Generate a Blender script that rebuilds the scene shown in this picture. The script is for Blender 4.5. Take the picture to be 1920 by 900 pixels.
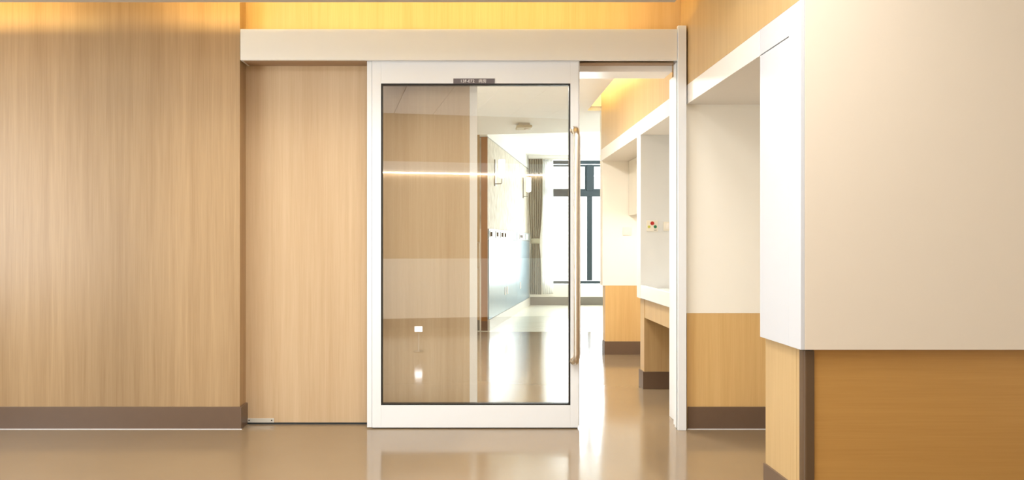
import bpy, bmesh, math, random
from mathutils import Vector, Matrix
random.seed(7)
for o in list(bpy.data.objects): bpy.data.objects.remove(o)
S = bpy.context.scene
C = S.collection
F, CX, CY, H = 1400.0, 890.0, 459.0, 1.078          # focal in px, vanishing point, eye height
# ---------------------------------------------------------------- camera
cd = bpy.data.cameras.new('camera'); cam = bpy.data.objects.new('camera', cd); C.objects.link(cam)
cam.location = (0, 0, H); cam.rotation_euler = (math.pi/2, 0, 0)
cd.sensor_width = 36; cd.lens = F/1920*36
cd.shift_x = (960-CX)/1920; cd.shift_y = (CY-450)/1920
cd.clip_start = 0.05
S.camera = cam
# ---------------------------------------------------------------- world
w = bpy.data.worlds.new('world'); S.world = w; w.use_nodes = True
w.node_tree.nodes['Background'].inputs[0].default_value = (0.93, 0.97, 1.0, 1)
w.node_tree.nodes['Background'].inputs[1].default_value = 3.0
# ---------------------------------------------------------------- exposure
S.view_settings.view_transform = 'Standard'; S.view_settings.look = 'None'
S.view_settings.gamma = 1; S.view_settings.use_curve_mapping = False
S.view_settings.exposure = 0.16
# ---------------------------------------------------------------- large lights
def area(name, loc, direction, sx, sy, power, col):
    l = bpy.data.lights.new(name, 'AREA'); l.shape = 'RECTANGLE'; l.size = sx; l.size_y = sy
    l.energy = power; l.color = col
    o = bpy.data.objects.new(name, l); C.objects.link(o); o.location = loc
    o.rotation_euler = Vector(direction).to_track_quat('-Z', 'Y').to_euler()
    return o
COOL = (0.85, 0.94, 1.0); NEUT = (1.0, 0.96, 0.91); WARM = (1.0, 0.98, 0.93); AMBER = (1.0, 0.67, 0.19)
area('ward_daylight', (2.35, 13.9, 1.55), (0, -1, 0.16), 2.6, 2.3, 340, COOL)
area('hall_daylight', (-4.75, 1.3, 1.5), (1, 0, 0.6), 3.4, 2.0, 175, COOL)
P_HALL, P_WARD, P_CORR = 18, 33, 22
LED_BACK = 5
LED_WARD = 13

# ================================================================ helpers
def lin(c):
    c = c/255.0
    return c/12.92 if c <= 0.04045 else ((c+0.055)/1.055)**2.4
def rgb(r, g, b): return (lin(r), lin(g), lin(b), 1)

def new_mat(name):
    m = bpy.data.materials.new(name); m.use_nodes = True
    nt = m.node_tree; return m, nt, nt.nodes['Principled BSDF']
def plain(name, col, rough=0.5, metal=0.0, spec=0.5, noise=0.03, scale=8.0):
    m, nt, b = new_mat(name)
    b.inputs['Roughness'].default_value = rough; b.inputs['Metallic'].default_value = metal
    b.inputs['Specular IOR Level'].default_value = spec
    tc = nt.nodes.new('ShaderNodeTexCoord'); n = nt.nodes.new('ShaderNodeTexNoise')
    n.inputs['Scale'].default_value = scale; n.inputs['Detail'].default_value = 3
    nt.links.new(tc.outputs['Object'], n.inputs['Vector'])
    mx = nt.nodes.new('ShaderNodeMix'); mx.data_type = 'RGBA'
    mx.inputs[6].default_value = tuple(c*(1-noise) for c in col[:3])+(1,)
    mx.inputs[7].default_value = tuple(min(1, c*(1+noise)) for c in col[:3])+(1,)
    nt.links.new(n.outputs['Fac'], mx.inputs[0]); nt.links.new(mx.outputs[2], b.inputs['Base Color'])
    return m
def emit(name, col, strength):
    m, nt, b = new_mat(name)
    b.inputs['Base Color'].default_value = (0.8, 0.8, 0.8, 1)
    b.inputs['Emission Color'].default_value = tuple(col[:3])+(1,)
    b.inputs['Emission Strength'].default_value = strength
    return m
def wood(name, dark, light, vertical=True, mirror=None, contrast=1.0, seed=0.0, rough=0.34):
    """oak laminate: long streaks along the grain"""
    m, nt, b = new_mat(name); N = nt.nodes.new; L = nt.links.new
    tc = N('ShaderNodeTexCoord'); sep = N('ShaderNodeSeparateXYZ'); L(tc.outputs['Object'], sep.inputs[0])
    xin = sep.outputs[0]
    if mirror is not None:                           # book-matched veneer
        s = N('ShaderNodeMath'); s.operation = 'SUBTRACT'; L(xin, s.inputs[0]); s.inputs[1].default_value = mirror
        a = N('ShaderNodeMath'); a.operation = 'ABSOLUTE'; L(s.outputs[0], a.inputs[0]); xin = a.outputs[0]
    com = N('ShaderNodeCombineXYZ')
    if vertical: L(xin, com.inputs[0]); L(sep.outputs[1], com.inputs[1]); L(sep.outputs[2], com.inputs[2])
    else: L(sep.outputs[2], com.inputs[0]); L(sep.outputs[1], com.inputs[1]); L(xin, com.inputs[2])
    def streak(sx, sz, det, off):
        mp = N('ShaderNodeMapping'); mp.inputs['Scale'].default_value = (sx, sx, sz)
        mp.inputs['Location'].default_value = (off+seed, off*1.7+seed, off)
        L(com.outputs[0], mp.inputs[0])
        n = N('ShaderNodeTexNoise'); n.inputs['Scale'].default_value = 1; n.inputs['Detail'].default_value = det
        n.inputs['Roughness'].default_value = 0.6; L(mp.outputs[0], n.inputs['Vector'])
        return n.outputs['Fac']
    def mul(a, k):
        q = N('ShaderNodeMath'); q.operation = 'MULTIPLY'; L(a, q.inputs[0]); q.inputs[1].default_value = k; return q.outputs[0]
    def add(a, c):
        q = N('ShaderNodeMath'); q.operation = 'ADD'; L(a, q.inputs[0]); L(c, q.inputs[1]); return q.outputs[0]
    f = add(add(mul(streak(9, 0.35, 2, 0.0), 0.34), mul(streak(38, 0.9, 3, 5.3), 0.36)), mul(streak(170, 3.5, 2, 9.1), 0.30))
    r = N('ShaderNodeMapRange'); L(f, r.inputs[0])
    r.inputs[1].default_value = 0.5-0.17/contrast; r.inputs[2].default_value = 0.5+0.17/contrast
    mx = N('ShaderNodeMix'); mx.data_type = 'RGBA'; L(r.outputs[0], mx.inputs[0])
    mx.inputs[6].default_value = dark; mx.inputs[7].default_value = light
    L(mx.outputs[2], b.inputs['Base Color'])
    if mirror is not None:                           # dip in the wall light, painted as a darker band around the seam
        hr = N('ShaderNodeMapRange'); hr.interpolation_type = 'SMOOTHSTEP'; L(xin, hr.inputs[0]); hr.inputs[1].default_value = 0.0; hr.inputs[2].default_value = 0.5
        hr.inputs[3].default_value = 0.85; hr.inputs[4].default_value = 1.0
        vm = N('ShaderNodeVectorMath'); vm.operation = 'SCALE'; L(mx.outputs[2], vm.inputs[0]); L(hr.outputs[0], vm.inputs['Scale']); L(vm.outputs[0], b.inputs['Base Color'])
    bp = N('ShaderNodeBump'); bp.inputs['Strength'].default_value = 0.08; bp.inputs['Distance'].default_value = 0.002
    L(f, bp.inputs['Height']); L(bp.outputs[0], b.inputs['Normal'])
    b.inputs['Roughness'].default_value = rough; b.inputs['Specular IOR Level'].default_value = 0.35
    return m

def add_box(bm, x0, x1, y0, y1, z0, z1, bev=0.0, seg=2):
    r = bmesh.ops.create_cube(bm, size=1.0)
    vs = r['verts']
    for v in vs:
        v.co = Vector(((x0+x1)/2 + v.co.x*(x1-x0), (y0+y1)/2 + v.co.y*(y1-y0), (z0+z1)/2 + v.co.z*(z1-z0)))
    if bev > 0:
        es = list({e for v in vs for e in v.link_edges})
        bmesh.ops.bevel(bm, geom=es, offset=bev, segments=seg, profile=0.5, affect='EDGES')
def add_tube(bm, pts, r, n=16, cap=True):
    pts = [Vector(p) for p in pts]; rings = []; up = None
    for i, p in enumerate(pts):
        t = (pts[min(i+1, len(pts)-1)]-pts[max(i-1, 0)]).normalized()
        if up is None: up = Vector((0, 0, 1)) if abs(t.z) < 0.9 else Vector((0, 1, 0))
        a = t.cross(up).normalized(); bb = a.cross(t).normalized(); up = bb
        rings.append([bm.verts.new(p+(a*math.cos(2*math.pi*k/n)+bb*math.sin(2*math.pi*k/n))*r) for k in range(n)])
    for A, B in zip(rings, rings[1:]):
        for k in range(n): bm.faces.new((A[k], A[(k+1) % n], B[(k+1) % n], B[k])).smooth = True
    if cap: bm.faces.new(rings[0][::-1]); bm.faces.new(rings[-1])
def add_lathe(bm, prof, c, axis='z', n=32):
    """profile of (radius, height) turned about an axis through c"""
    c = Vector(c); rings = []
    for r, h in prof:
        ring = []
        for k in range(n):
            a = 2*math.pi*k/n; u, v = r*math.cos(a), r*math.sin(a)
            ring.append(bm.verts.new(c+(Vector((u, v, h)) if axis == 'z' else Vector((u, h, v)) if axis == 'y' else Vector((h, u, v)))))
        rings.append(ring)
    for A, B in zip(rings, rings[1:]):
        for k in range(n): bm.faces.new((A[k], A[(k+1) % n], B[(k+1) % n], B[k])).smooth = True
    bm.faces.new(rings[0][::-1]); bm.faces.new(rings[-1])
def obj(name, bm, m, parent=None, loc=None):
    """link a bmesh; given in parent (or world) coordinates; origin stays there unless loc is given"""
    bmesh.ops.recalc_face_normals(bm, faces=bm.faces[:])
    me = bpy.data.meshes.new(name); bm.to_mesh(me); bm.free()
    me.materials.append(m)
    o = bpy.data.objects.new(name, me); C.objects.link(o)
    if loc is not None:
        me.transform(Matrix.Translation(-Vector(loc))); o.location = loc
    if parent is not None: o.parent = parent
    return o
def boxes(name, m, bl, parent=None, bev=0.0, loc=None):
    bm = bmesh.new()
    for b in bl: add_box(bm, *b, bev=bev)
    return obj(name, bm, m, parent, loc)
def tag(o, label=None, cat=None, group=None, kind=None):
    if label: o['label'] = label
    if cat: o['category'] = cat
    if group: o['group'] = group
    if kind: o['kind'] = kind
    return o
def thing(name, label, cat, loc=(0, 0, 0), rotz=0.0, group=None, kind=None):
    o = bpy.data.objects.new(name, None); C.objects.link(o); o.empty_display_size = 0.1
    o.location = loc; o.rotation_euler = (0, 0, rotz)
    return tag(o, label, cat, group, kind)
def struct(name, m, bl, label, cat, parent=None, bev=0.0):
    return tag(boxes(name, m, bl, parent, bev), label, cat, kind='structure')
def copy_tree(o, parent=None):
    c = o.copy(); C.objects.link(c); c.parent = parent
    for ch in o.children: copy_tree(ch, c)
    return c
def PX(px, d): return (px-CX)*d/F
def PZ(py, d): return H-(py-CY)*d/F

# ================================================================ materials
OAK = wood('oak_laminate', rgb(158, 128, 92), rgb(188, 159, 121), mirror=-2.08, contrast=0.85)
OAK_PALE = wood('pale_oak_laminate', rgb(188, 158, 122), rgb(210, 184, 150), contrast=0.8, seed=3.1)
OAK_HONEY = wood('honey_oak_laminate', rgb(206, 164, 104), rgb(226, 190, 132), contrast=0.8, seed=6.3)
OAK_DARK = wood('deep_honey_oak_laminate', rgb(172, 126, 66), rgb(196, 150, 84), vertical=False, contrast=0.55, seed=8.0)
OAK_SIDE = wood('light_oak_side', rgb(186, 153, 106), rgb(206, 177, 129), contrast=0.8, seed=1.4)
BROWN_WOOD = wood('brown_wood', rgb(140, 88, 36), rgb(168, 110, 50), contrast=0.6, seed=4.4)
WHITE = plain('white_lacquer', rgb(236, 230, 222), 0.35, noise=0.01)
WHITE_WARM_LIT = plain('white_lacquer_warm_lit', rgb(222, 210, 194), 0.4, noise=0.01)  # white block's front; warm light on it is mixed into the colour
WHITE_COOL_LIT = plain('white_lacquer_cool_lit', rgb(204, 206, 211), 0.4, noise=0.01)  # side of the same white block, cool daylight cast put into the colour
WHITE_WALL = plain('white_wall_paint', rgb(247, 242, 230), 0.6, noise=0.01)
CEIL = plain('ceiling_paint', rgb(246, 246, 243), 0.8, noise=0.01)
BULK = plain('bulkhead_paint', rgb(200, 190, 176), 0.8, noise=0.01)
FRAME = plain('door_frame_lacquer', rgb(236, 238, 240), 0.32, noise=0.01)
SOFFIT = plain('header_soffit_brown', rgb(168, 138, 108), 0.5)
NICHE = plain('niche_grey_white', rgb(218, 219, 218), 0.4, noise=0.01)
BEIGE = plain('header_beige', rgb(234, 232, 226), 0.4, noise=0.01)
SKIRT = plain('brown_vinyl_skirting', rgb(106, 85, 69), 0.35, noise=0.05, scale=20)
SKIRT_GREY = plain('grey_vinyl_skirting', rgb(120, 114, 104), 0.4, noise=0.05, scale=20)
GREY = plain('grey_metal', rgb(140, 140, 136), 0.35, 0.6)
GUARD = plain('corner_guard_vinyl', rgb(92, 70, 48), 0.3, noise=0.05)
STEEL = plain('brushed_steel', rgb(214, 203, 188), 0.3, 1.0, noise=0.05, scale=60)
STEEL_W = plain('painted_steel', rgb(214, 212, 204), 0.3, 0.3)
BLACK = plain('black_rubber', rgb(16, 15, 14), 0.5)
DARK = plain('dark_slot', rgb(40, 44, 46), 0.5)
SLOT = plain('socket_hole_dark', rgb(22, 24, 26), 0.95, spec=0.0)
WIN = plain('window_frame_slate', rgb(56, 70, 78), 0.35, 0.2)
SIGN = plain('sign_plate_grey', rgb(104, 96, 100), 0.4)
INK = plain('sign_lettering', rgb(240, 238, 240), 0.5)
CABW = plain('pale_blue_laminate', rgb(138, 164, 180), 0.25, noise=0.02)
PLASTIC = plain('ivory_plastic', rgb(232, 226, 212), 0.35)
RED = plain('red_button', rgb(176, 26, 20), 0.3); YEL = plain('yellow_button', rgb(200, 196, 90), 0.3); GRN = plain('green_button', rgb(20, 120, 76), 0.3)
CER = plain('white_ceramic', rgb(236, 236, 232), 0.15)
TIE = plain('tieback_cloth', rgb(166, 162, 140), 0.9)
TILE = plain('ceiling_tile', rgb(242, 244, 248), 0.8, noise=0.015, scale=30)
LEDM = emit('led_tube_amber', AMBER, 6)
LEDW = emit('led_line_white', (1, 0.97, 0.9), 20)
PANEL = emit('luminaire_diffuser', (1.0, 0.93, 0.83), 5)
SHADE = emit('sconce_shade_glow', (1, 0.95, 0.85), 1.6)

# wallpaper: cream with a fine raised weave
WALLP, nt, b = new_mat('woven_wallpaper')
tc = nt.nodes.new('ShaderNodeTexCoord'); v = nt.nodes.new('ShaderNodeTexVoronoi'); v.inputs['Scale'].default_value = 9
mp = nt.nodes.new('ShaderNodeMapping'); mp.inputs['Scale'].default_value = (1, 2.2, 1); nt.links.new(tc.outputs['Object'], mp.inputs[0]); nt.links.new(mp.outputs[0], v.inputs['Vector'])
mx = nt.nodes.new('ShaderNodeMix'); mx.data_type = 'RGBA'; mx.inputs[6].default_value = rgb(226, 220, 206); mx.inputs[7].default_value = rgb(172, 164, 146)
nt.links.new(v.outputs['Distance'], mx.inputs[0]); nt.links.new(mx.outputs[2], b.inputs['Base Color']); b.inputs['Roughness'].default_value = 0.7
# floor vinyl
def vinyl(name, c1, c2, rough):
    m, nt, b = new_mat(name); N = nt.nodes.new; L = nt.links.new
    tc = N('ShaderNodeTexCoord'); n = N('ShaderNodeTexNoise'); n.inputs['Scale'].default_value = 1.6; n.inputs['Detail'].default_value = 5
    L(tc.outputs['Object'], n.inputs['Vector'])
    mx = N('ShaderNodeMix'); mx.data_type = 'RGBA'; mx.inputs[6].default_value = c1; mx.inputs[7].default_value = c2
    L(n.outputs['Fac'], mx.inputs[0]); L(mx.outputs[2], b.inputs['Base Color'])
    n2 = N('ShaderNodeTexNoise'); n2.inputs['Scale'].default_value = 5; n2.inputs['Detail'].default_value = 4; L(tc.outputs['Object'], n2.inputs['Vector'])
    r = N('ShaderNodeMapRange'); L(n2.outputs['Fac'], r.inputs[0]); r.inputs[3].default_value = rough*0.8; r.inputs[4].default_value = rough*1.25
    L(r.outputs[0], b.inputs['Roughness'])
    bp = N('ShaderNodeBump'); bp.inputs['Strength'].default_value = 0.05; bp.inputs['Distance'].default_value = 0.01
    L(n2.outputs['Fac'], bp.inputs['Height']); L(bp.outputs[0], b.inputs['Normal'])
    b.inputs['Specular IOR Level'].default_value = 0.6
    return m
FLOOR = vinyl('floor_vinyl', rgb(138, 118, 93), rgb(150, 130, 103), 0.12)
FLOOR_W = vinyl('ward_floor_vinyl', rgb(226, 220, 200), rgb(234, 228, 210), 0.2)
# glass
GLASS, nt, b = new_mat('clear_glass')
N = nt.nodes.new; L = nt.links.new
lw = N('ShaderNodeLayerWeight'); lw.inputs[0].default_value = 0.5
pw = N('ShaderNodeMath'); pw.operation = 'POWER'; L(lw.outputs['Facing'], pw.inputs[0]); pw.inputs[1].default_value = 5
rr = N('ShaderNodeMapRange'); L(pw.outputs[0], rr.inputs[0]); rr.inputs[3].default_value = 0.145; rr.inputs[4].default_value = 1
gl = N('ShaderNodeBsdfGlossy'); gl.inputs['Roughness'].default_value = 0
tp = N('ShaderNodeBsdfTransparent'); tp.inputs[0].default_value = (0.985, 0.995, 0.99, 1)
ms = N('ShaderNodeMixShader'); L(rr.outputs[0], ms.inputs[0]); L(tp.outputs[0], ms.inputs[1]); L(gl.outputs[0], ms.inputs[2])
L(ms.outputs[0], nt.nodes['Material Output'].inputs[0])
# curtain cloth with thin woven stripes
CURT, nt, b = new_mat('striped_curtain_cloth')
tc = nt.nodes.new('ShaderNodeTexCoord'); wv = nt.nodes.new('ShaderNodeTexWave'); wv.inputs['Scale'].default_value = 16; wv.inputs['Distortion'].default_value = 1.5
nt.links.new(tc.outputs['UV'], wv.inputs['Vector'])
mx = nt.nodes.new('ShaderNodeMix'); mx.data_type = 'RGBA'; mx.inputs[6].default_value = rgb(112, 110, 98); mx.inputs[7].default_value = rgb(166, 162, 146)
nt.links.new(wv.outputs['Fac'], mx.inputs[0]); nt.links.new(mx.outputs[2], b.inputs['Base Color']); b.inputs['Roughness'].default_value = 0.9
SHEER, nt, b = new_mat('sheer_voile')
b.inputs['Base Color'].default_value = (0.95, 0.95, 0.93, 1); b.inputs['Roughness'].default_value = 0.9
tr = nt.nodes.new('ShaderNodeBsdfTranslucent'); tr.inputs[0].default_value = (0.95, 0.95, 0.93, 1)
ms = nt.nodes.new('ShaderNodeMixShader'); ms.inputs[0].default_value = 0.65
nt.links.new(b.outputs[0], ms.inputs[1]); nt.links.new(tr.outputs[0], ms.inputs[2]); nt.links.new(ms.outputs[0], nt.nodes['Material Output'].inputs[0])

# ================================================================ the hall: structure
WL, WR = -4.5, 3.4            # hall extents
XR = 1.24                     # plane of the right-hand wall
YD, YR = 4.375, 4.49          # left wall plane / recessed door wall plane
ANG = -math.radians(10.8)     # the building's second axis
struct('floor', FLOOR, [(-5.2, 4.2, -2.6, 9.26, -0.1, 0)], 'glossy beige vinyl floor of the hall and the ward entry', 'floor')
struct('floor', FLOOR_W, [(-1.2, 4.2, 9.26, 13.6, -0.1, 0)], 'pale cream vinyl floor of the ward by the window', 'floor')
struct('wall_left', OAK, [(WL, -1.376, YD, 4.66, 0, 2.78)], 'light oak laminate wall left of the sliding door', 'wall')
# recessed wall behind the sliding door, with the opening
struct('wall_front', OAK_PALE, [(-1.376, -0.03, YR, 4.66, 0, 2.78), (-0.03, 1.9, YR, 4.66, 2.155, 2.78), ],
       'pale oak laminate wall behind the sliding door leaf', 'wall')
struct('trim_1', WHITE, [(-0.03, 0.016, YR-0.006, 4.67, 0, 2.155), (0.016, 1.185, YR-0.006, 4.67, 2.117, 2.155)],
       'white door lining round the opening, seen through the glass', 'door lining', bev=0.002)
# right wall: alcove face level with the left wall, low wood and high white
struct('wall_right', WHITE_WALL, [(XR, 2.3, YD, 4.66, 0.678, 1.90)], 'cream painted upper wall of the alcove beside the door post', 'wall')
struct('wall_right', OAK_HONEY, [(XR+0.004, 2.3, YD+0.002, 4.66, 0, 0.678)], 'honey oak low panel of the alcove beside the door post', 'wall')
struct('wall_right', OAK_SIDE, [(XR, XR+0.1, 2.86, YR, 2.012, 2.78), (XR+0.1, WR, 2.86, 3.0, 2.012, 2.78)], 'oak laminate wall above the slanting white band', 'wall')
struct('wall_right', WHITE_WALL, [(2.2, 2.3, 3.27, YD, 0, 1.9)], 'white wall at the back of the alcove', 'wall')
struct('trim_2', WHITE, [(XR, 2.3, 3.255, 4.375, 1.90, 2.012)], 'white band and soffit over the alcove', 'soffit', bev=0.0015)
# hall back and side walls
bw = struct('wall_back', OAK_PALE, [(-5.2, 5.0, -0.15, 0, 0.9, 2.02), (-5.2, 5.0, -0.15, 0, 2.15, 2.8)], 'oak laminate wall opposite the sliding door', 'wall')
bw.location = (0, -1.0, 0); bw.rotation_euler.z = ANG
for nm_, m_, bl_, lb_, ct_ in (('wall_back', WHITE_WALL, (-5.2, 5.0, -0.15, 0, 0.13, 0.9), 'white low wall under the oak opposite the sliding door', 'wall'), ('baseboard_back', SKIRT, (-5.2, 5.0, -0.15, 0.01, 0, 0.13), 'brown skirting opposite the sliding door', 'skirting')):
    t = struct(nm_, m_, [bl_], lb_, ct_); t.location = (0, -1.0, 0); t.rotation_euler.z = ANG
t = struct('trim_3', WHITE, [(-5.2, 5.0, -0.15, 0.02, 2.02, 2.15)], 'white band along the wall opposite the sliding door', 'band')
t.location = (0, -1.0, 0); t.rotation_euler.z = ANG
t = boxes('led_strip_light', LEDW, [(-1.5, 1.3, 0.02, 0.032, 1.996, 2.010)]); t.location = (0, -1.0, 0); t.rotation_euler.z = ANG
tag(t, 'thin white line light under the band, mirrored across the door glass', 'strip light')
struct('wall_left', WHITE_WALL, [(WL-0.12, WL, -0.4, 0.0, 0, 2.8), (WL-0.12, WL, 2.7, YD, 0, 2.8), (WL-0.12, WL, 0, 2.7, 0, 0.5), (WL-0.12, WL, 0, 2.7, 2.5, 2.8)],
       'white end wall of the hall with a daylight window', 'wall')
struct('wall_right', WHITE_WALL, [(WR, WR+0.1, -1.8, 3.0, 0, 2.8)], 'white end wall of the hall on the right', 'wall')
w2 = thing('window_2', 'hall window letting in daylight from the left', 'window', (WL-0.06, 1.35, 0.5), kind='structure')
boxes('frame', WIN, [(-0.03, 0.03, -1.35, -1.29, 0, 2), (-0.03, 0.03, 1.29, 1.35, 0, 2), (-0.03, 0.03, -1.29, 1.29, 0, 0.06), (-0.03, 0.03, -1.29, 1.29, 1.94, 2), (-0.03, 0.03, -0.03, 0.03, 0.06, 1.94)], w2)
# ceilings: lowered border, slot behind it, tiled field on the second axis
struct('ceiling', BULK, [(WL, 1.09, 3.2, 4.07, 2.40, 2.43), (WL, 1.09, 3.2, 3.22, 2.43, 2.78), (1.07, 1.09, 3.22, 4.07, 2.43, 2.46), (WL, 1.09, 4.055, 4.07, 2.43, 2.441)],
       'lowered ceiling border with a lit slot along the wall', 'ceiling')
struct('ceiling', CEIL, [(-5.2, 4.2, -2.6, 4.66, 2.8, 2.9)], 'upper ceiling of the hall above the lit slot', 'ceiling')
tf = thing('ceiling', 'tiled white ceiling of the hall mirrored in the door glass', 'ceiling', (0, 0, 2.755), ANG, kind='structure')
tm = None; tile_spots = []
lights_at = {(-4, 2), (-1, 2), (-4, 4), (-2, 4), (0, 4)}
for i in range(-8, 6):
    for j in range(-2, 6):
        x0, y0 = i*0.5+0.13, j*0.5+0.08
        wx = (x0+.25)*math.cos(ANG)-(y0+.25)*math.sin(ANG); wy = (x0+.25)*math.sin(ANG)+(y0+.25)*math.cos(ANG)
        if wx < WL+0.36 or wx > WR-0.36 or wy > 2.85 or (wy < -1.0-0.19*wx+0.3): continue
        if (i, j) in lights_at: tile_spots.append((x0, y0)); continue
        if tm is None:
            o = boxes('ceiling_tile', TILE, [(0.004, 0.496, 0.004, 0.496, 0, 0.018)], tf, bev=0.004); tm = o
        else:
            o = tm.copy(); C.objects.link(o)
        o.location = (x0, y0, 0)
LABS = {0: 'square lit ceiling panel set among the white tiles of the hall'}
for k, (x0, y0) in enumerate(tile_spots):
    wx = (x0+.25)*math.cos(ANG)-(y0+.25)*math.sin(ANG); wy = (x0+.25)*math.sin(ANG)+(y0+.25)*math.cos(ANG)
    lab = 'square lit panel among white ceiling tiles, ' + ('row nearer the door, ' if wy > 1.7 else 'row farther from the door, ') + ['leftmost', 'second from the left', 'third from the left'][sum(1 for a, c in tile_spots if c == y0 and a < x0)]
    t = thing('ceiling_light', lab, 'ceiling light', (wx, wy, 2.75), ANG, group='lit panels in the hall ceiling')
    boxes('frame', STEEL_W, [(-.246, .246, -.246, -.226, 0, .03), (-.246, .246, .226, .246, 0, .03), (-.246, -.226, -.226, .226, 0, .03), (.226, .246, -.226, .226, 0, .03)], t)
    boxes('diffuser', PANEL, [(-.226, .226, -.226, .226, 0.008, 0.02)], t)
    area('ceiling_light_lamp', (wx, wy, 2.74), (0, 0, -1), 0.44, 0.44, P_HALL, WARM)
# amber LED strips hidden in the slot
def led(name, x0, x1, y0, y1, z, power_per_m, label, col=AMBER):
    alongx = (x1-x0) > (y1-y0)
    t = boxes(name, LEDM, [(x0, x1, y0, y1, z-0.006, z)]); tag(t, label, 'strip light')
    L = (x1-x0) if alongx else (y1-y0)
    l = area(name+'_lamp', ((x0+x1)/2, (y0+y1)/2, z+0.006), (0, 1, 0.35) if alongx else (0.6, 0, 1), 0.02, 0.02, power_per_m*L, col)
    l.data.size = L if alongx else 0.02; l.data.size_y = 0.02 if alongx else L
    if not alongx:
        l.rotation_euler = (0, math.radians(180-30), 0)
    return t
led('led_strip', -1.80, 1.05, 4.02, 4.04, 2.445, LED_BACK, 'amber LED strip in the ceiling slot above the sliding door')
led('led_strip', -4.4, -2.34, 4.02, 4.04, 2.445, LED_BACK, 'amber LED strip in the ceiling slot above the left oak wall')

# skirtings of the hall
sk = 0.012
struct('baseboard_left', SKIRT, [(WL, -1.376+sk, YD-sk, YD, 0, 0.13), (-1.376, -1.376+sk, YD, YR, 0, 0.13)], 'brown vinyl skirting of the left oak wall', 'skirting', bev=0.001)
struct('trim_4', FRAME, [(WL, -1.376+sk+.004, YD-sk-.004, YD-sk, 0, 0.003), (XR+.002, 2.2, YD-sk-.004, YD-sk, 0, 0.003)], 'thin pale bead where skirting meets floor', 'bead')
struct('baseboard_right', SKIRT, [(XR+.006, 2.2, YD-sk, YD, 0, 0.13)], 'brown vinyl skirting of the alcove', 'skirting', bev=0.001)

# ================================================================ casework box on the right (white upper, oak lower)
t = thing('wall_cabinet', 'large white upper cabinet block at the right edge, over deep honey oak', 'cabinet', (XR, 2.84, 0.678))
boxes('body', WHITE_WARM_LIT, [(0.016, WR-XR-.002, 0, 0.41, 0, 1.334)], t, bev=0.0012)['label'] = 'white front face with warm light in its tone'
boxes('side_frame', WHITE_COOL_LIT, [(0.0, 0.0158, 0, 0.108, 0, 1.334), (0.0, 0.0158, 0.108, 0.41, 1.224, 1.334)], t, bev=0.0012)
boxes('door', WHITE_COOL_LIT, [(0.0015, 0.0155, 0.111, 0.4085, 0.0, 1.220)], t, bev=0.001)
t = thing('base_cabinet', 'deep honey oak low block under the white cabinet, at the right edge', 'cabinet', (XR+0.028, 2.868, 0))
boxes('front_panel', OAK_DARK, [(0.034, WR-XR-.03, 0.0, 0.02, 0, 0.676)], t, bev=0.0008)
boxes('side_panel', OAK_SIDE, [(0.0, 0.02, 0.075, 0.387, 0.0, 0.676)], t, bev=0.0008)
boxes('side_panel', OAK_SIDE, [(0.0, 0.02, 0.034, 0.073, 0.0, 0.676)], t, bev=0.0008)
boxes('core', OAK_SIDE, [(0.021, WR-XR-.03, 0.021, 0.386, 0.0, 0.675)], t)
bm = bmesh.new()
add_box(bm, -0.006, 0.034, -0.006, 0.034, 0.0, 0.672)
es = [e for e in bm.edges if abs(e.verts[0].co.z-e.verts[1].co.z) > 0.5 and e.verts[0].co.x < 0 and e.verts[0].co.y < 0]
bmesh.ops.bevel(bm, geom=es, offset=0.012, segments=5, profile=0.5, affect='EDGES')
obj('corner_guard', bm, GUARD, t)['label'] = 'dark brown rounded corner guard'
boxes('skirting', SKIRT, [(-0.010, 0.0, 0.036, 0.387, 0, 0.127), (0.036, WR-XR-.03, -0.010, 0.0, 0, 0.127)], t, bev=0.0008)

# ================================================================ door: header, post, sliding leaf
hd = thing('door_header', 'beige boxed track header over the sliding glass door', 'door header', (-1.364, 4.345, 2.153), kind='structure')
HW = 1.181+1.364-0.002
boxes('fascia', BEIGE, [(0, HW, 0, 0.02, 0, 0.181)], hd, bev=0.0015)
boxes('lid', BEIGE, [(0, HW, 0.02, 0.144, 0.166, 0.181)], hd)
boxes('end_cap', BEIGE, [(0, 0.012, 0.02, 0.144, 0.0, 0.166)], hd)
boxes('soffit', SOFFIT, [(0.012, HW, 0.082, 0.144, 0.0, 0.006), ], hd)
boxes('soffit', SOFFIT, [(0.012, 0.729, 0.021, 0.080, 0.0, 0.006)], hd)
boxes('track', GREY, [(0.012, HW, 0.03, 0.075, 0.06, 0.10)], hd)
post = struct('door_post', FRAME, [(1.181, 1.230, 4.335, 4.365, 0, 2.352), (1.195, 1.230, 4.365, YR-.002, 0, 2.352), (1.225, XR-.002, YR-.002, 4.70, 0, 2.115)], 'cream door post right of the opening', 'door post', bev=0.002)
boxes('stop_strip', FRAME, [(1.186, 1.195, 4.40, 4.43, 0.0, 2.15)], post, bev=0.001)
boxes('seal', GREY, [(1.178, 1.181, 4.352, 4.358, 0.0, 2.15)], post)

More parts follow.
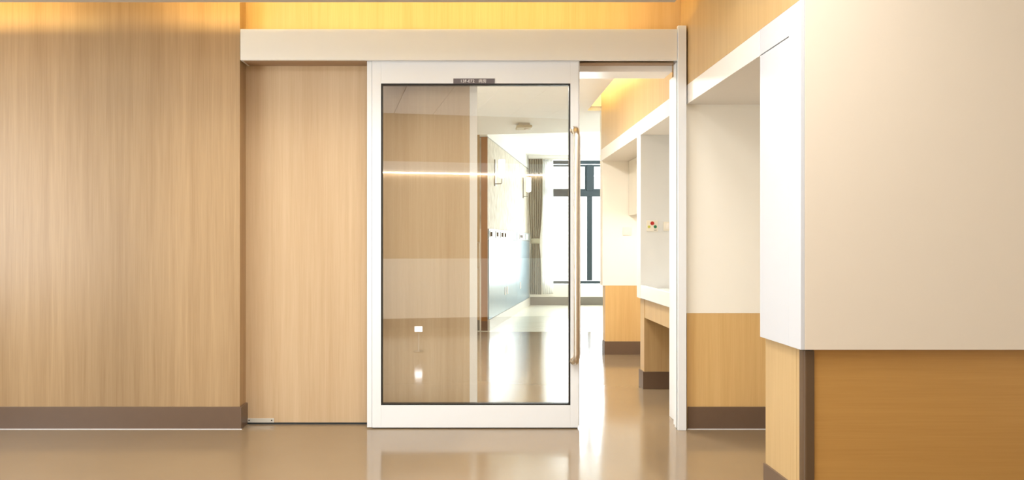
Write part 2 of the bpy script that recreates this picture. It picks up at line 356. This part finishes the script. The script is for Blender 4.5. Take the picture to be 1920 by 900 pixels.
# leaf: local x along width, y towards the ward
LX0, LX1, LY = PX(688, YD), PX(1087, YD), YD
LW = LX1-LX0; ZT = 2.168; ZB = 0.007
gx0, gx1 = PX(717, YD)-LX0, PX(1067, YD)-LX0; gz0, gz1 = PZ(757, YD), PZ(159, YD)
d1 = thing('door_1', 'sliding glass door leaf in a cream frame with a long steel handle', 'door', (LX0, LY, 0), kind='structure')
T = 0.042
boxes('stile', FRAME, [(0, 0.028, 0.004, T, ZB, ZT), (0.030, gx0-.008, 0, T, ZB, ZT)], d1, bev=0.0012)
boxes('stile', FRAME, [(gx1+.008, LW-0.006, 0, T, ZB, ZT), (LW-0.005, LW, 0.004, T-.004, ZB+.01, ZT)], d1, bev=0.0012)
boxes('rail', FRAME, [(gx0-.008, gx1+.008, 0, T, gz1+.008, ZT)], d1, bev=0.0012)
boxes('rail', FRAME, [(gx0-.008, gx1+.008, 0, T, ZB, gz0-.008)], d1, bev=0.0012)
boxes('gasket', BLACK, [(gx0-.008, gx0, 0.001, T-.001, gz0-.008, gz1+.008), (gx1, gx1+.008, 0.001, T-.001, gz0-.008, gz1+.008),
                        (gx0, gx1, 0.001, T-.001, gz0-.008, gz0), (gx0, gx1, 0.001, T-.001, gz1, gz1+.008)], d1)
boxes('glass_pane', GLASS, [(gx0+.0005, gx1-.0005, 0.014, 0.022, gz0+.0005, gz1-.0005)], d1)
boxes('bottom_seal', BLACK, [(0.032, LW-.010, 0.008, T-.008, 0.0015, ZB)], d1)
# steel pull handle
hx = PX(1075.5, YD)-LX0; za, zb = PZ(677, YD)+0.0, PZ(244, YD)
bm = bmesh.new(); off = 0.075; R = 0.05; lean = 0.010
pts = [(hx, 0.0, zb)]
for k in range(7):
    a = math.pi/2*k/6
    pts.append((hx+lean*k/6, -off+R-R*math.sin(a) if False else -(off-R)-R*math.sin(a), zb-R+R*math.cos(a)))
for k in range(7):
    a = math.pi/2*(1-k/6)
    pts.append((hx+lean*(1-k/6), -(off-R)-R*math.sin(a), za+R-R*math.cos(a)))
pts.append((hx, 0.0, za))
add_tube(bm, pts, 0.0195, 24)
h = obj('pull_handle', bm, STEEL, d1); h['label'] = 'long brushed steel pull handle'
for z in (za, zb):
    bm = bmesh.new(); add_lathe(bm, [(0.022, -0.004), (0.022, 0.0)], (hx, 0, z), 'y'); obj('rose', bm, STEEL, h)
# room number sign
sx0, sx1, sz0, sz1 = PX(850, YD)-LX0, PX(927.5, YD)-LX0, PZ(157, YD), PZ(147.5, YD)
sg = boxes('room_sign', SIGN, [(sx0, sx1, -0.003, -0.0002, sz0, sz1)], d1); sg['label'] = 'small grey room number sign'
def text(s, x, z, size, y, parent, align='LEFT'):
    cu = bpy.data.curves.new('sign_text', 'FONT'); cu.body = s; cu.size = size; cu.align_x = align; cu.extrude = 0.0004
    o = bpy.data.objects.new('sign_text', cu); C.objects.link(o)
    me = bpy.data.meshes.new_from_object(o.evaluated_get(bpy.context.evaluated_depsgraph_get()))
    bpy.data.objects.remove(o)
    me.materials.clear(); me.materials.append(INK)
    q = bpy.data.objects.new('lettering', me); C.objects.link(q); q.parent = parent
    q.location = (x, y, z); q.rotation_euler = (math.pi/2, 0, 0); return q
q = text('13F-072', PX(863, YD)-LX0, sz0+0.0065, 0.0255, -0.0036, sg); q.scale.x = 1.0
q = text('病房', PX(897, YD)-LX0, sz0+0.0065, 0.0240, -0.0036, sg)

# floor guide plate by the skirting
g = thing('floor_guide_plate', 'small white metal guide plate at the foot of the pale oak wall', 'guide plate', (PX(463, YR), YR-0.004, PZ(792, YR)))
gw = PX(514, YR)-PX(463, YR); gh = PZ(784, YR)-PZ(792, YR)
boxes('plate', STEEL_W, [(0.002, gw, 0, 0.004, 0, gh)], g, bev=0.0006)
for sx in (0.014, gw-0.014):
    bm = bmesh.new(); add_lathe(bm, [(0.004, -0.0015), (0.0045, 0.0)], (sx, 0, gh*0.5), 'y', 12); obj('screw', bm, BLACK, g)
struct('trim_5', DARK, [(-1.364, LX0-.0, YR-0.006, YR, 0, 0.010)], 'dark gap strip at the foot of the pale oak wall', 'strip')

# ================================================================ ward entry (behind the door)
struct('ceiling', CEIL, [(-0.6, 1.11, 4.66, 7.36, 2.40, 2.44), (-0.6, 4.0, 7.36, 8.6, 2.40, 2.44), ], 'lower white ceiling of the ward entry with a lit slot', 'ceiling')
bm = bmesh.new()          # oblique edge of the lower ceiling
vs = [bm.verts.new((x, y, z)) for z in (2.40, 2.44) for x, y in ((-0.6, 8.6), (4.0, 8.6), (4.0, 8.02+.58), (1.6, 8.6), (-0.6, 9.05))]
lo, hi = vs[:5], vs[5:]
# simple wedge
bm.free(); bm = bmesh.new()
A = [(-0.6, 8.6), (2.2, 8.6), (-0.6, 9.08)]
lo = [bm.verts.new((x, y, 2.40)) for x, y in A]; hi = [bm.verts.new((x, y, 2.44)) for x, y in A]
bm.faces.new(lo); bm.faces.new(hi[::-1])
for k in range(3): bm.faces.new((lo[k], lo[(k+1) % 3], hi[(k+1) % 3], hi[k]))
tag(obj('ceiling', bm, CEIL), 'wedge of lower ceiling at the ward side edge', 'ceiling', kind='structure')
struct('ceiling', CEIL, [(-0.6, 4.0, 7.34, 13.6, 2.66, 2.74), (-0.6, 4.0, 4.66, 7.34, 2.66, 2.74)], 'upper white ceiling of the ward', 'ceiling')
struct('trim_6', CEIL, [(1.08, 1.11, 4.66, 7.36, 2.44, 2.46), (1.11, 1.25, 7.34, 7.36, 2.44, 2.66)], 'raised lip of the lit slot in the ward entry', 'lip')
led('led_strip', 1.085, 1.105, 4.75, 7.25, 2.468, LED_WARD, 'amber LED strip in the ceiling slot of the ward entry', (1.0, 0.78, 0.36))
struct('wall_inner_left', WHITE_WALL, [(-0.7, -0.6, 4.66, 9.37, 0, 2.66)], 'white side wall of the ward entry', 'wall')
# right side of the ward entry
struct('wall_inner_right', OAK_SIDE, [(XR+.004, XR+0.1, 4.70, 7.33, 2.012, 2.66)], 'oak laminate wall over the ward niches', 'wall')
struct('trim_7', WHITE, [(XR, 1.9, 4.70, 7.33, 1.90, 2.010)], 'white band and soffit over the ward niches', 'soffit', bev=0.001)
struct('wall_inner_right', WHITE_WALL, [(1.9, 2.0, 4.66, 7.33, 0, 2.012)], 'white wall at the back of the ward niches', 'wall')
pt = thing('wall_inner_divider', 'white divider with an oak foot between the two ward niches', 'wall', (XR, 5.58, 0), kind='structure')
boxes('upper_panel', NICHE, [(0, 0.66, 0, 0.13, 0.678, 1.90)], pt, bev=0.001)
boxes('lower_panel', OAK_SIDE, [(0.027, 0.66, 0, 0.13, 0, 0.678)], pt)
boxes('skirting', SKIRT, [(0.017, 0.027, -0.01, 0.14, 0, 0.13), (0.027, 0.66, -0.01, 0, 0, 0.13)], pt)
# partition at the end of the niches
pt = thing('wall_inner_end', 'partition closing the far niche, cream above and honey oak below', 'wall', (XR, 7.33, 0), kind='structure')
boxes('upper_panel', WHITE_WALL, [(0.015, 2.76, 0, 0.14, 0.678, 2.66)], pt)
boxes('lower_panel', OAK_HONEY, [(0.042, 2.76, 0.002, 0.14, 0, 0.678)], pt)
boxes('skirting', SKIRT, [(0.034, 0.66, -0.008, 0.002, 0, 0.13), (0.034, 0.042, 0.002, 0.14, 0, 0.13)], pt)
# counter in the near niche
ct = thing('wash_counter', 'white wash counter in the near ward niche on an oak apron', 'counter', (XR, 4.70, 0.678))
bm = bmesh.new()
add_box(bm, 0, 0.03, 0, 0.879, 0, 0.098, bev=0.004)
add_box(bm, 0.03, 0.659, 0, 0.879, 0.045, 0.075)
obj('countertop', bm, CER, ct)
boxes('apron', OAK_SIDE, [(0.03, 0.05, 0, 0.879, -0.145, 0.0)], ct)
bm = bmesh.new(); add_lathe(bm, [(0.165, 0.075), (0.18, 0.078), (0.185, 0.083), (0.175, 0.086), (0.160, 0.080), (0.13, 0.0765), (0.03, 0.0762)], (0.30, 0.42, 0), 'z', 40)
bs = obj('basin', bm, CER, ct)
bm = bmesh.new(); add_lathe(bm, [(0.028, 0.077), (0.028, 0.081)], (0.30, 0.42, 0), 'z', 24); obj('drain', bm, STEEL, bs)
bm = bmesh.new(); add_tube(bm, [(0.55, 0.42, 0.075), (0.55, 0.42, 0.22), (0.54, 0.42, 0.25), (0.50, 0.42, 0.262), (0.42, 0.42, 0.255), (0.40, 0.42, 0.235)], 0.012, 14)
obj('faucet', bm, STEEL, ct)
bm = bmesh.new(); add_lathe(bm, [(0.014, 0.075), (0.014, 0.079), (0.012, 0.082)], (PX(1257, 5.12)-XR, 0.43, 0), 'z', 20); obj('overflow_cap', bm, GREY, ct)
# call panel and switches on the divider
def plate(name, label, cat, x0, x1, z0, z1, y, m=PLASTIC, group=None):
    t = thing(name, label, cat, ((x0+x1)/2, y, (z0+z1)/2), group=group); w, hh = (x1-x0)/2, (z1-z0)/2
    boxes('plate', m, [(-w, w, -0.009, 0, -hh, hh)], t, bev=0.002); return t
t = plate('call_panel', 'small ivory call panel with red, yellow and green buttons', 'call panel', PX(1212, 5.58), PX(1233, 5.58), PZ(434, 5.58), PZ(413.5, 5.58), 5.58)
for nm, m, x, z, r in (('red_button', RED, 0.0, 0.020, 0.0135), ('yellow_button', YEL, -0.024, -0.006, 0.010), ('green_button', GRN, 0.022, -0.006, 0.011)):
    bm = bmesh.new(); add_lathe(bm, [(r, -0.015), (r*1.05, -0.009)], (x, 0, z), 'y', 24); obj(nm, bm, m, t)
boxes('mark', GREY, [(0.012, 0.032, -0.0096, -0.009, -0.033, -0.028)], t)
t = plate('light_switch', 'white switch plate right of the call panel in the near niche', 'switch', PX(1243.5, 5.58), PX(1264, 5.58), PZ(433, 5.58), PZ(416, 5.58), 5.58)
boxes('rocker', WHITE, [(-0.026, -0.001, -0.013, -0.009, -0.02, 0.024)], t, bev=0.001); boxes('rocker', WHITE, [(0.001, 0.026, -0.013, -0.009, -0.02, 0.024)], t, bev=0.001)
t = plate('light_switch', 'ivory switch plate under the hanging cabinet in the far niche', 'switch', PX(1167.5, 7.33), PX(1184, 7.33), PZ(441, 7.33), PZ(426.5, 7.33), 7.33)
boxes('rocker', PLASTIC, [(-0.030, 0.030, -0.013, -0.009, -0.025, 0.025)], t, bev=0.001)
# hanging cabinet in the far niche
t = thing('hanging_cabinet', 'small ivory cabinet hanging under the soffit of the far niche', 'cabinet', (PX(1179, 7.33), 5.75, 1.366))
boxes('body', PLASTIC, [(0.02, 1.898-PX(1179, 7.33), 0.0, 1.576, 0, 0.532)], t, bev=0.001)
for k in range(2): boxes('door', PLASTIC, [(0, 0.018, 0.002+k*0.788, 0.786+k*0.788, 0, 0.531)], t, bev=0.001)
t = boxes('led_strip_light', LEDW, [(1.62, 1.64, 6.0, 7.1, 1.350, 1.3655)]); tag(t, 'short line light under the hanging cabinet', 'strip light')
area('cabinet_lamp', (1.63, 6.55, 1.345), (0, 0, -1), 0.05, 1.0, 2.0, WARM)

# frontal end wall of the ward's left side, with a door's edge and pull
struct('wall_inner_left', OAK_SIDE, [(-0.7, PX(902, 9.40), 9.40, 9.55, 0, 2.66)], 'oak wall beside the pull handle, seen through the glass', 'wall')
struct('baseboard_inner', SKIRT_GREY, [(-0.6, PX(902, 9.39), 9.39, 9.40, 0, 0.13)], 'grey skirting left of the brown panel', 'skirting')
t = thing('door_2', 'narrow brown door edge at the corner of the ward', 'door', (PX(902, 9.37)+.001, 9.37, 0), kind='structure')
BW2 = PX(914, 9.37)-PX(902, 9.37)
boxes('panel', BROWN_WOOD, [(0, BW2, 0, 0.04, 0.0, 2.43)], t, bev=0.001)
boxes('kick_panel', plain('dark_kick', rgb(104, 70, 48), 0.4), [(0.0, BW2, -0.004, 0, 0.0, 0.12)], t)
bm = bmesh.new(); hx0 = PX(898.5, 9.36)
add_tube(bm, [(hx0-.016, 9.40, 1.112), (hx0-.004, 9.37, 1.108), (hx0, 9.352, 1.08), (hx0, 9.35, 0.93), (hx0, 9.352, 0.80), (hx0-.004, 9.37, 0.772), (hx0-.016, 9.40, 0.768)], 0.008, 10)
tag(obj('pull_bar', bm, STEEL), 'slim steel pull bar on the oak wall, seen through the glass', 'handle')

# ================================================================ ward left wall (angled), local y along wall, local x into the room
A0 = Vector((PX(914, 9.37), 9.37)); B0 = Vector((PX(991, 13.36), 13.36)); u = (B0-A0).normalized(); LEN = (B0-A0).length
WANG = -math.atan2(u.x, u.y)
def S_of(px):
    k = (px-CX)/F; return (k*A0.y-A0.x)/(u.x-u.y*k)
def ZW(px, py): return PZ(py, A0.y+u.y*S_of(px))
wl = thing('wall_far_left', 'long ward wall with pale wallpaper running to the window', 'wall', (A0.x, A0.y, 0), WANG, kind='structure')
boxes('wallpaper', WALLP, [(-0.1, 0, 0.0, LEN, 1.28, 2.425)], wl)
boxes('shadow_trim', GREY, [(-0.1, 0.004, 0.0, LEN, 2.425, 2.437)], wl)
boxes('top_wall', CEIL, [(-0.1, 0.0, 0.0, LEN, 2.437, 2.66)], wl)
boxes('lower_wall', WHITE_WALL, [(-0.1, 0.0, 0.0, LEN, 0.0, 1.28)], wl)
cb = thing('bedhead_cabinet', 'long pale blue low cabinet along the ward wall', 'cabinet', (A0.x, A0.y, 0), WANG)
D0 = 0.02
s1, s2, s3 = S_of(946.5), S_of(967), S_of(972)
segs = [0.01, s1-0.95, s1, s1+0.95*1.0, LEN-0.01]
segs = sorted([0.01, s1, s1+1.1, LEN-0.01])
for a, bb in zip(segs, segs[1:]):
    if bb-a < 0.1: continue
    dr = boxes('door', CABW, [(0.0, D0, a+.003, bb-.003, 0.14, 1.145)], cb, bev=0.001)
boxes('service_panel', CABW, [(0.0, D0, 0.01, s2-.01, 1.151, 1.28)], cb, bev=0.001)
boxes('service_panel', plain('grey_blue_panel', rgb(176, 190, 196), 0.3), [(0.0, D0+.004, s2, LEN-.01, 1.151, 1.28)], cb, bev=0.001)
boxes('base', plain('pale_grey_base', rgb(206, 202, 194), 0.4), [(0.0, D0+.008, 0.0, LEN-.01, 0.0, 0.135)], cb)
for px, py in ((941, 547), (945.6, 545), (973, 535)):
    s = S_of(px) if px > 950 else (s1-0.10 if px < 943 else s1+0.08)
    z = ZW(px, py)
    boxes('handle', WHITE, [(D0, D0+0.012, s-.025, s+.025, z-.055, z+.055)], cb, bev=0.002)
# sockets
def wallpt(s, n): return Vector((A0.x+u.x*s+u.y*n, A0.y+u.y*s-u.x*n))
socks = [(917.5, 443, 0.07, 'first'), (929, 443, 0.10, ''), (938, 443, 0.10, ''), (944, 443, 0.10, ''), (974, 447, 0.17, ''), (984.5, 446, .13, '')]
slab = ['white socket on the bedhead strip nearest the brown door edge', 'second white socket from the brown door edge, on the bedhead strip',
        'third white socket from the brown door edge, on the bedhead strip', 'fourth white socket from the brown door edge, beside the third',
        'double socket on the grey panel under the far wall lamp', 'blank white plate on the grey panel nearest the curtain']
for (px, py, hw, _), lb in zip(socks, slab):
    s = S_of(px); p = wallpt(s, D0+(.0045 if px > 960 else .0005)); z = 1.215
    t = thing('wall_socket', lb, 'socket', (p.x, p.y, z), WANG, group='sockets along the bedhead strip')
    boxes('plate', WHITE, [(0, 0.008, -hw, hw, -0.045, 0.045)], t, bev=0.001)
    if 'blank' not in lb:
        if 'double' in lb:
            for q in (-0.07, 0.07): boxes('slot', SLOT, [(0.008, 0.011, q-.045, q+.045, -.022, .022)], t)
        else: boxes('slot', SLOT, [(0.008, 0.012, -.06, .06, -.028, .028)], t)
# sconces
def sconce(px, ztop, label):
    s = S_of(px); p = wallpt(s, 0.0005)
    t = thing('wall_lamp', label, 'wall lamp', (p.x, p.y, ztop-0.35), WANG, group=None)
    boxes('backplate', GREY, [(0, 0.014, -0.03, 0.03, 0, 0.35)], t, bev=0.002)
    bm = bmesh.new(); add_tube(bm, [(0.014, 0, 0.03), (0.085, 0, 0.03), (0.095, 0, 0.04), (0.095, 0, 0.10)], 0.007, 10); obj('arm', bm, GREY, t)
    bm = bmesh.new(); add_lathe(bm, [(0.015, 0.10), (0.042, 0.115), (0.045, 0.13), (0.045, 0.34), (0.042, 0.35), (0.01, 0.352)], (0.095, 0, 0), 'z', 24)
    obj('lamp_shade', bm, SHADE, t)
    return t
sconce(927.5, 2.205, 'white shaded wall lamp on a grey bracket, nearest the brown door edge')
sconce(980.5, 2.215, 'white shaded wall lamp on a grey bracket, next to the curtain')

# ================================================================ ward window wall
YF = 13.36
wx0, wx1, wz0, wz1 = 1.23, 3.6, 0.37, 2.60
struct('wall_far', WHITE_WALL, [(0.8, wx0, YF, YF+.2, 0, 2.66), (wx1, 4.0, YF, YF+.2, 0, 2.66), (wx0, wx1, YF, YF+.2, 0, wz0), (wx0, wx1, YF, YF+.2, wz1, 2.66)],
       'white far wall of the ward around the window', 'wall')
struct('wall_inner_right', WHITE_WALL, [(4.0, 4.1, 7.3, YF+.2, 0, 2.66)], 'white right side wall of the ward', 'wall')
struct('baseboard_far', SKIRT_GREY, [(B0.x+.03, 4.0, YF-.012, YF, 0, PZ(557, YF))], 'grey skirting under the ward window', 'skirting')
wn = thing('window_1', 'tall slate framed window at the far end of the ward', 'window', (wx0, YF+.06, wz0), kind='structure')
def wb(name, m, x0, x1, z0, z1, y0=-0.03, y1=0.03, bev=0.003, parent=None): return boxes(name, m, [(x0-wx0, x1-wx0, y0, y1, z0-wz0, z1-wz0)], parent or wn, bev=bev)
yb = YF+.05
zt0, zt1 = PZ(369, yb), PZ(358, yb)
mx0, mx1 = PX(1100, yb), PX(1110, yb)
wb('frame', WIN, wx0, wx1, PZ(308, yb), PZ(301, yb)); wb('frame', WIN, wx0, wx1, PZ(532, yb), PZ(526.5, yb))
wb('frame', WIN, wx0, wx0+.05, PZ(526, yb), PZ(309, yb)); wb('frame', WIN, wx1-.05, wx1, PZ(526, yb), PZ(309, yb))
wb('transom', WIN, wx0+.05, wx1-.05, zt0, zt1, -0.04, 0.03)
wb('mullion', WIN, mx0, mx1, PZ(526, yb), zt0, -0.035, 0.03); wb('mullion', WIN, mx0, mx1, zt1, PZ(309, yb), -0.05, 0.03)
wb('mullion', WIN, 2.95, 3.04, PZ(526, yb), zt0, -0.035, 0.03); wb('mullion', WIN, 2.95, 3.04, zt1, PZ(309, yb), -0.035, 0.03)
def sash(x0, x1, z0, z1, tk=0.035):
    s = boxes('sash', WIN, [(x0-wx0, x0-wx0+tk, -.02, .015, z0-wz0, z1-wz0), (x1-wx0-tk, x1-wx0, -.02, .015, z0-wz0, z1-wz0), (x0-wx0+tk, x1-wx0-tk, -.02, .015, z0-wz0, z0-wz0+tk), (x0-wx0+tk, x1-wx0-tk, -.02, .015, z1-wz0-tk, z1-wz0)], wn)
    boxes('pane', GLASS, [(x0-wx0+tk, x1-wx0-tk, -.004, .002, z0-wz0+tk, z1-wz0-tk)], s)
for a, bb in ((wx0+.05, mx0), (mx1, 2.95), (3.04, wx1-.05)):
    sash(a+.001, bb-.001, zt1+.001, PZ(309, yb)-.001)
    boxes('pane', GLASS, [(a-wx0+.001, bb-wx0-.001, -.004, .002, PZ(526, yb)-wz0+.001, zt0-wz0-.001)], wn)
# curtain with tieback
def curtain(name, x0, x1, y, z0, z1, folds, amp, m, prof, nx=90, nz=60):
    bm = bmesh.new(); uvl = bm.loops.layers.uv.new('uv'); g = []
    c0 = (x0+x1)/2
    for j in range(nz+1):
        z = z0+(z1-z0)*j/nz; l, r = prof(z); row = []
        for i in range(nx+1):
            t = i/nx; x = l+(r-l)*t
            yy = y+amp*math.sin(t*folds*2*math.pi+0.4*math.sin(z*2))+0.3*amp*math.sin(t*folds*4.3*math.pi+1+z)
            row.append((bm.verts.new((x, yy, z)), (t, j/nz)))
        g.append(row)
    for j in range(nz):
        for i in range(nx):
            q = (g[j][i], g[j][i+1], g[j+1][i+1], g[j+1][i]); f = bm.faces.new([a[0] for a in q]); f.smooth = True
            for lp, a in zip(f.loops, q): lp[uvl].uv = a[1]
    o = obj(name, bm, m)
    so = o.modifiers.new('thickness', 'SOLIDIFY'); so.thickness = 0.003
    return o
yc = 13.20; cz0, cz1 = PZ(552, yc), PZ(298, yc); zt = PZ(452, yc)
XL0, XR0 = PX(991.5, yc), PX(1017.5, yc)
def cprof(z):
    if z > zt:
        f = min(1, (z-zt)/0.85); k = math.sin(f*math.pi/2)**0.8
        return (PX(996, yc)*(1-k)+XL0*k, PX(1011.5, yc)*(1-k)+XR0*k)
    f = min(1, (zt-z)/0.7); k = math.sin(f*math.pi/2)
    return (PX(996, yc)*(1-k)+PX(993.5, yc)*k, PX(1011.5, yc)*(1-k)+PX(1015, yc)*k)
ctn = curtain('curtain', XL0, XR0, yc, cz0, cz1, 6, 0.02, CURT, cprof)
tag(ctn, 'grey striped curtain tied back in the corner left of the window', 'curtain')
bm = bmesh.new(); n = 24; cxx = (PX(996, yc)+PX(1011.5, yc))/2; rx = (PX(1011.5, yc)-PX(996, yc))/2+.012
ring = [[], []]
for k in range(n):
    a = 2*math.pi*k/n
    for q, z in ((0, zt-.045), (1, zt+.045)): ring[q].append(bm.verts.new((cxx+rx*math.cos(a), yc+0.04*math.sin(a), z)))
for k in range(n): bm.faces.new((ring[0][k], ring[0][(k+1) % n], ring[1][(k+1) % n], ring[1][k])).smooth = True
tb = obj('tieback', bm, TIE, ctn); m_ = tb.modifiers.new('t', 'SOLIDIFY'); m_.thickness = .004
sc = curtain('sheer_curtain', 1.2, 1.42, 13.30, cz0, cz1, 5, 0.012, SHEER, lambda z: (1.21, PX(1037, 13.3)))
tag(sc, 'white sheer curtain between the striped curtain and the window', 'curtain')
struct('trim_8', STEEL_W, [(0.95, 3.9, 13.19, 13.21, cz1+.002, cz1+.014)], 'curtain track along the top of the ward window', 'track')
struct('trim_9', CEIL, [(0.95, 3.9, 13.192, 13.208, cz1+.014, 2.66)], 'white packer over the curtain track', 'packer')

# ceiling device in the ward entry
t = thing('smoke_detector', 'small ivory box unit on the ceiling of the ward entry', 'detector', (PX(982, 8.2), 8.2, 2.40))
boxes('base', PLASTIC, [(-0.062, 0.062, -0.09, 0.06, -0.022, 0)], t, bev=0.003)
boxes('housing', plain('ivory_housing', rgb(206, 196, 170), 0.5), [(-0.085, 0.085, -0.12, 0.08, -0.052, -0.022)], t, bev=0.008)
bm = bmesh.new(); add_lathe(bm, [(0.02, -0.06), (0.026, -0.052)], (0.03, -0.02, 0), 'z', 20); obj('lens', bm, WHITE, t)
# panels added to brighten the ward and its entry, kept out of view
for x, y, z, p, lb in ((2.8, 9.9, 2.66, P_WARD, 'unseen added light panel of the ward near the partition'), (2.8, 12.0, 2.66, P_WARD*.2, 'unseen added light panel of the ward near the window'), (0.1, 5.25, 2.40, P_CORR*.35, 'unseen added light panel just inside the ward opening'), (0.25, 5.75, 2.40, P_CORR*1.7, 'unseen added light panel deeper in the ward entry')):
    t = thing('ceiling_light', lb, 'ceiling light', (x, y, z-0.016))
    boxes('frame', STEEL_W, [(-.2, .2, -.2, -.185, 0, .015), (-.2, .2, .185, .2, 0, .015), (-.2, -.185, -.185, .185, 0, .015), (.185, .2, -.185, .185, 0, .015)], t)
    boxes('diffuser', PANEL, [(-.185, .185, -.185, .185, 0.006, 0.014)], t)
    area('ceiling_light_lamp', (x, y, z-.02), (0, 0, -1), 0.36, 0.36, p, NEUT)
# small floor lamp standing in front of the door, mirrored in the glass
t = thing('floor_spotlight', 'small white work light on the hall floor, mirrored low in the glass', 'lamp', (-0.565, 1.25, 0))
bm = bmesh.new(); add_lathe(bm, [(0.05, 0), (0.05, 0.008), (0.008, 0.014), (0.008, 0.20)], (0, 0, 0), 'z', 24); obj('stand', bm, GREY, t)
boxes('head', STEEL_W, [(-0.042, 0.042, -0.02, 0.02, 0.20, 0.26)], t, bev=0.006)
boxes('lens', emit('work_light_lens', (1, 1, 1), 30), [(-0.036, 0.036, 0.0202, 0.024, 0.206, 0.254)], t, bev=0.001)
